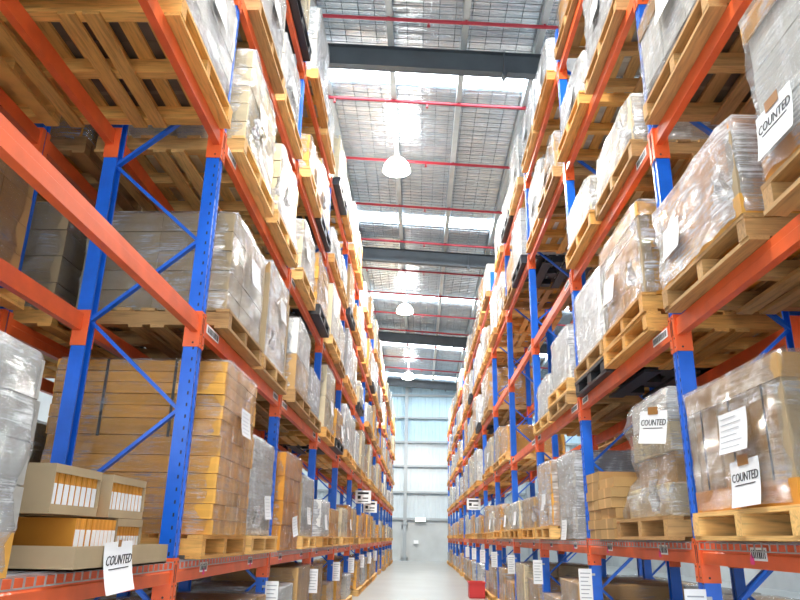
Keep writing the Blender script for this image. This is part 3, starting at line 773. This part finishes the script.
STYLES = [('cream wrapped carton load', 'cream', 'milky'), ('white wrapped carton load', 'white', 'milky'), ('tan wrapped carton load', 'tan', 'film'),
          ('golden kraft wrapped load', 'kraft', 'film'), ('grey wrapped carton load', 'greyc', 'milky'), ('white filmed carton load', 'white', 'film'), ('cream filmed carton load', 'cream', 'film')]
PALW = {'wood': 'golden timber', 'wood_old': 'weathered timber', 'wood_pale': 'pale timber', 'black': 'black plastic'}
for side in ('left', 'right'):
    for l in range(0, 6):
        for b in range(NB):
            for k in (0, 1):
                sp = SPEC.get((side, l, b, k), {})
                if sp.get('custom') or sp.get('empty'): continue
                rnd = random.Random(hash_i('slot', side, l, b, k))
                near = b <= 2
                if not sp:
                    if rnd.random() < 0.06 and b > 2: continue
                    look, mt, wr = rnd.choice(STYLES if l > 1 else STYLES + [STYLES[3], STYLES[2], ('golden boxed load', 'kraft', 'clear'), ('orange boxed load', 'orange_kraft', 'clear')] if l else [STYLES[2], STYLES[3], STYLES[3], STYLES[4], STYLES[2]])
                    hs = [0.5, 0.65, 0.75, 0.85, 0.95] if l in (2, 3, 4) else ([0.55, 0.7, 0.85] if l == 5 else [0.42, 0.5, 0.6])
                    if l == 5 and side == 'left': hs = [0.7, 0.85, 1.0]
                    sp = dict(look=look, mat=mt, wrap=wr, h=rnd.choice(hs), w=rnd.choice([1.05, 1.1]), d=rnd.choice([1.0, 1.06, 1.1]), nx=2, ny=rnd.choice([2, 3]), nz=rnd.choice([2, 3, 4]))
                    if near and l: sp['sheets'] = ((rnd.uniform(-.25, .25), sp['h'] * 0.5, 0.28, 0.21, rnd.choice(['lines', 'blank']), rnd.uniform(-.05, .08)),); sp['tails'] = rnd.choice([0, 1])
                    if b in (3, 4, 5) and l and rnd.random() < 0.6: sp['sheets'] = ((rnd.uniform(-.25, .25), sp['h'] * 0.4, 0.28, 0.21, 'blank', 0.0),)
                base = sp.get('base', PAL_H)
                npal = 2 if (side, l, b, k) in DOUBLE else (0 if base == 0 else 1)
                dx = sp.get('dx', rnd.uniform(-0.03, 0.03)); dy = sp.get('dy', rnd.uniform(-0.04, 0.04))
                sp = dict(sp); sp['dx'] = dx; sp['dy'] = dy; sp.setdefault('near', near)
                p = place(side, 'front', l, b, k, dx=dx, dy=dy)
                for q in range(npal):
                    pm = 'black' if (side, l, b, k, q) in BLACKP else rnd.choice(['wood', 'wood', 'wood_pale', 'wood_old'])
                    rzp = rnd.uniform(-0.012, 0.012)
                    lab = '%s pallet%s, %s' % (PALW[pm], '' if npal == 1 else (' lower of two' if q == 0 else ' upper of two'), where(side, 'front', l, b, k))
                    pallet('pallet', p + Vector((0, 0, PAL_H * q)), lab, 'pallets on the %s rack' % side, b <= 2, pm, rzp)
                load(side, 'front', l, b, k, **sp)
# rows behind: only what shows between the uprights
for side in ('left', 'right'):
    for l in range(0, 5):
        for b in range(0, 4):
            for k in (0, 1):
                rnd = random.Random(hash_i('back', side, l, b, k))
                if rnd.random() < 0.12: continue
                look, mt, wr = rnd.choice([STYLES[2], STYLES[3], STYLES[4], ('drab filmed load', 'drab', 'clear'), ('dark filmed load', 'dark', 'clear')])
                if (side, l, b, k) == ('left', 2, 0, 1): look, mt, wr = 'tan labelled carton load', 'tan', 'clear'
                h = rnd.choice([0.6, 0.75, 0.85]) if l else 0.6
                dx = rnd.uniform(-0.02, 0.02)
                p = place(side, 'back', l, b, k, dx=dx)
                pm = rnd.choice(['wood', 'wood_old'])
                pallet('pallet', p, '%s pallet, %s' % (PALW[pm], where(side, 'back', l, b, k)), 'pallets behind the %s rack' % side, False, pm)
                load(side, 'back', l, b, k, look, h=h, nx=2, ny=3, nz=4, mat=mt, wrap=wr, near=False, dx=dx, w=1.05, d=1.05)

# ------------------------------------------------------------------ open tray and display cartons, left row, first beam, nearest bay
zt = LEVELS['left'][1] + 0.016
tx0, tx1, ty0, ty1, th = -2.30, -1.37, 2.93, 4.02, 0.095
t = thing('carton_tray', 'shallow open kraft tray on the left first beam with counted sheet', 'tray', ((tx0 + tx1) / 2, (ty0 + ty1) / 2, zt))
hw, hl, tt = (tx1 - tx0) / 2, (ty1 - ty0) / 2, 0.008
MB().box(0, 0, tt / 2, hw * 2, hl * 2, tt).build('bottom', 'board', t)
for s in (-1, 1):
    MB().box(s * (hw - tt / 2), 0, th / 2, tt, hl * 2, th).build('side_wall', 'board', t)
    MB().box(0, s * (hl - tt / 2), th / 2, hw * 2 - 2 * tt, tt, th).build('end_wall', 'board', t)
p_ = sheet(t, 'left', hw + 0.006, -0.13, 0.005, 0.31, 0.215, 'counted', 0.03, 0.035, 'counted_sheet')
MB().box(0.003, 0, 0.10, 0.002, 0.03, 0.03).build('tape_strip', 'tape', p_)

def display_carton(label, x1, y0, y1, z, h, depth, mat, nslot, full=True):
    """kraft carton with a cut-out aisle face showing a row of envelopes"""
    d = y1 - y0
    t = thing('display_carton', label, 'carton', (x1 - depth / 2, (y0 + y1) / 2, z), group='display cartons in the open tray')
    b = 0.006
    mb = MB().box(0, 0, b / 2, depth, d, b).box(0, 0, h - b / 2, depth, d, b)
    for s in (-1, 1): mb.box(0, s * (d / 2 - b / 2), h / 2, depth, b, h - 2 * b)
    mb.box(-depth / 2 + b / 2, 0, h / 2, b, d - 2 * b, h - 2 * b)
    wz0, wz1 = (0.19 * h, 0.82 * h) if full else (0.03 * h, 0.80 * h)
    fx = depth / 2 - b / 2
    mb.box(fx, 0, (b + wz0) / 2, b, d - 2 * b, wz0 - b).box(fx, 0, (wz1 + h - b) / 2, b, d - 2 * b, h - b - wz1)
    mb.build('box', mat, t)
    n = nslot; sw = (d - 2 * b) / n
    for i in range(n):
        y = -d / 2 + b + sw * (i + 0.5)
        e = MB().box(0, 0, 0, 0.10, sw * 0.80, h * 0.80).build('envelope', 'orange_kraft', t, (fx - 0.06, y, b + h * 0.40 + 0.004))
        MB().box(0.051, 0, -h * 0.06, 0.002, sw * 0.72, h * 0.44).build('address_label', 'paper', e)
    return t
zc = zt + 0.008
ROWH = 0.21
display_carton('upper drab display carton nearest the camera, showing white envelopes', -1.50, 2.92, 3.36, zc + ROWH + 0.002, 0.20, 0.62, 'board', 8)
display_carton('upper drab display carton beside the blue upright, showing white envelopes', -1.50, 3.49, 3.93, zc + ROWH + 0.002, 0.20, 0.62, 'board', 9)
display_carton('lower drab display carton beside the blue upright, half showing envelopes', -1.50, 3.62, 3.95, zc, ROWH, 0.62, 'board', 9)
tag(MB().box(0, 0, ROWH / 2, 0.36, 0.62, ROWH).build('carton', 'board', None, (-2.09, 3.23, zc)), 'plain drab carton under the upper display carton nearest the camera', 'carton')
for i, (ya, yb, lab) in enumerate([(3.17, 3.27, 'wide orange envelope bundle, nearest in the lower tray row'), (3.28, 3.33, 'thin orange envelope bundle, second in the lower tray row'), (3.34, 3.60, 'orange envelope bundle with many white labels in the lower row')]):
    t = thing('envelope_bundle', lab, 'envelopes', (-1.67, (ya + yb) / 2, zc), group='orange envelope bundles in the tray')
    n = max(1, int((yb - ya) / 0.04)); sw = (yb - ya) / n
    for q in range(n):
        e = MB().box(0, 0, 0.1, 0.34, sw - 0.003, 0.2).build('envelope', 'orange_kraft', t, (0, -(yb - ya) / 2 + sw * (q + .5), 0))
        MB().box(0.171, 0, 0.082, 0.002, sw * 0.8, 0.14).build('address_label', 'paper', e)

# ------------------------------------------------------------------ unwrapped flat cartons, right row, first beam, second bay
zt = LEVELS['right'][1] + 0.016
rnd = random.Random(4)
yb = Y0 + BAY * 1 + 2.06
for c, (yc, n) in enumerate(((yb - 0.36, 6), (yb + 0.12, 7))):
    for i in range(n):
        hh = 0.082
        me = cached('flatbox', lambda: MB().box(0, 0, hh / 2, 0.9, 0.44, hh * 0.96).mesh('flat_carton', 'tan'))
        o = put('flat_carton', me, None, (2.03 + rnd.uniform(-.015, .015), yc + rnd.uniform(-.012, .012), zt + i * hh + 0.001), (0, 0, rnd.uniform(-.03, .03)))
        tag(o, 'flat tan carton, %s from the bottom, %s unwrapped column beside white film bundle' % (['lowest', 'second', 'third', 'fourth', 'fifth', 'sixth', 'seventh'][i], 'nearer' if c == 0 else 'farther'), 'carton', 'unwrapped flat cartons on the right rack')

# ------------------------------------------------------------------ paper lists on the uprights under the first beam, and row signs
for side in ('left', 'right'):
    for n in range(1, 9):
        y = Y0 + BAY * n; z = LEVELS[side][1] - 0.40
        if (side, n) in (('left', 1),): continue
        sg = SG[side]
        t = thing('paper_list', 'white paper list beside the %s blue upright of the %s rack' % (ORD[n], side), 'paper', (FRONT[side] + sg * (POST / 2 + 0.065), y - 0.066, z), group='paper lists on the uprights')
        MB().box(0, 0, 0, 0.125, 0.002, 0.30).build('paper_sheet', 'paper', t)
        mb = MB()
        for j in range(7): mb.box(-0.006 * (j % 3), -0.0015, 0.11 - 0.036 * j, 0.095 - 0.012 * (j % 3), 0.001, 0.008)
        mb.build('print_lines', 'grey_ink', t)
        MB().box(-sg * 0.08, 0.007, 0.1, 0.03, 0.012, 0.02).build('clip', 'steel', t)
for side, n, z in (('left', 6, 2.05), ('left', 7, 1.92), ('right', 7, 2.05)):
    y = Y0 + BAY * n; sg = SG[side]
    t = thing('row_sign', 'white row sign with black print on the %s upright of the %s rack' % (ORD[n], side), 'sign', (FRONT[side] + sg * 0.10, y - 0.06, z), group='row signs on the uprights')
    MB().box(0, 0, 0.2, 0.40, 0.012, 0.32).build('board', 'paper', t)
    MB().box(-0.0, -0.007, 0.29, 0.28, 0.002, 0.05).box(-0.1, -0.007, 0.19, 0.08, 0.002, 0.08).box(0.06, -0.007, 0.17, 0.14, 0.002, 0.03).box(0.0, -0.007, 0.09, 0.26, 0.002, 0.02).build('sign_print', 'ink', t)
    MB().box(-sg * 0.02, 0.012, 0.2, 0.06, 0.02, 0.06).build('bracket', 'steel', t)

# red crate at the foot of the right rack
t = thing('plastic_crate', 'red plastic crate on the floor at the right rack foot', 'crate', (1.37, 17.6, 0))
mb = MB().box(0, 0, 0.012, 0.36, 0.5, 0.024)
for s in (-1, 1): mb.box(s * 0.172, 0, 0.18, 0.016, 0.5, 0.33).box(0, s * 0.242, 0.18, 0.33, 0.016, 0.33)
mb.build('body', 'redcrate', t)
MB().box(0.188, 0, 0.335, 0.02, 0.53, 0.03).box(-0.188, 0, 0.335, 0.02, 0.53, 0.03).box(0, 0.258, 0.335, 0.36, 0.02, 0.03).box(0, -0.258, 0.335, 0.36, 0.02, 0.03).build('rim', 'redcrate', t)
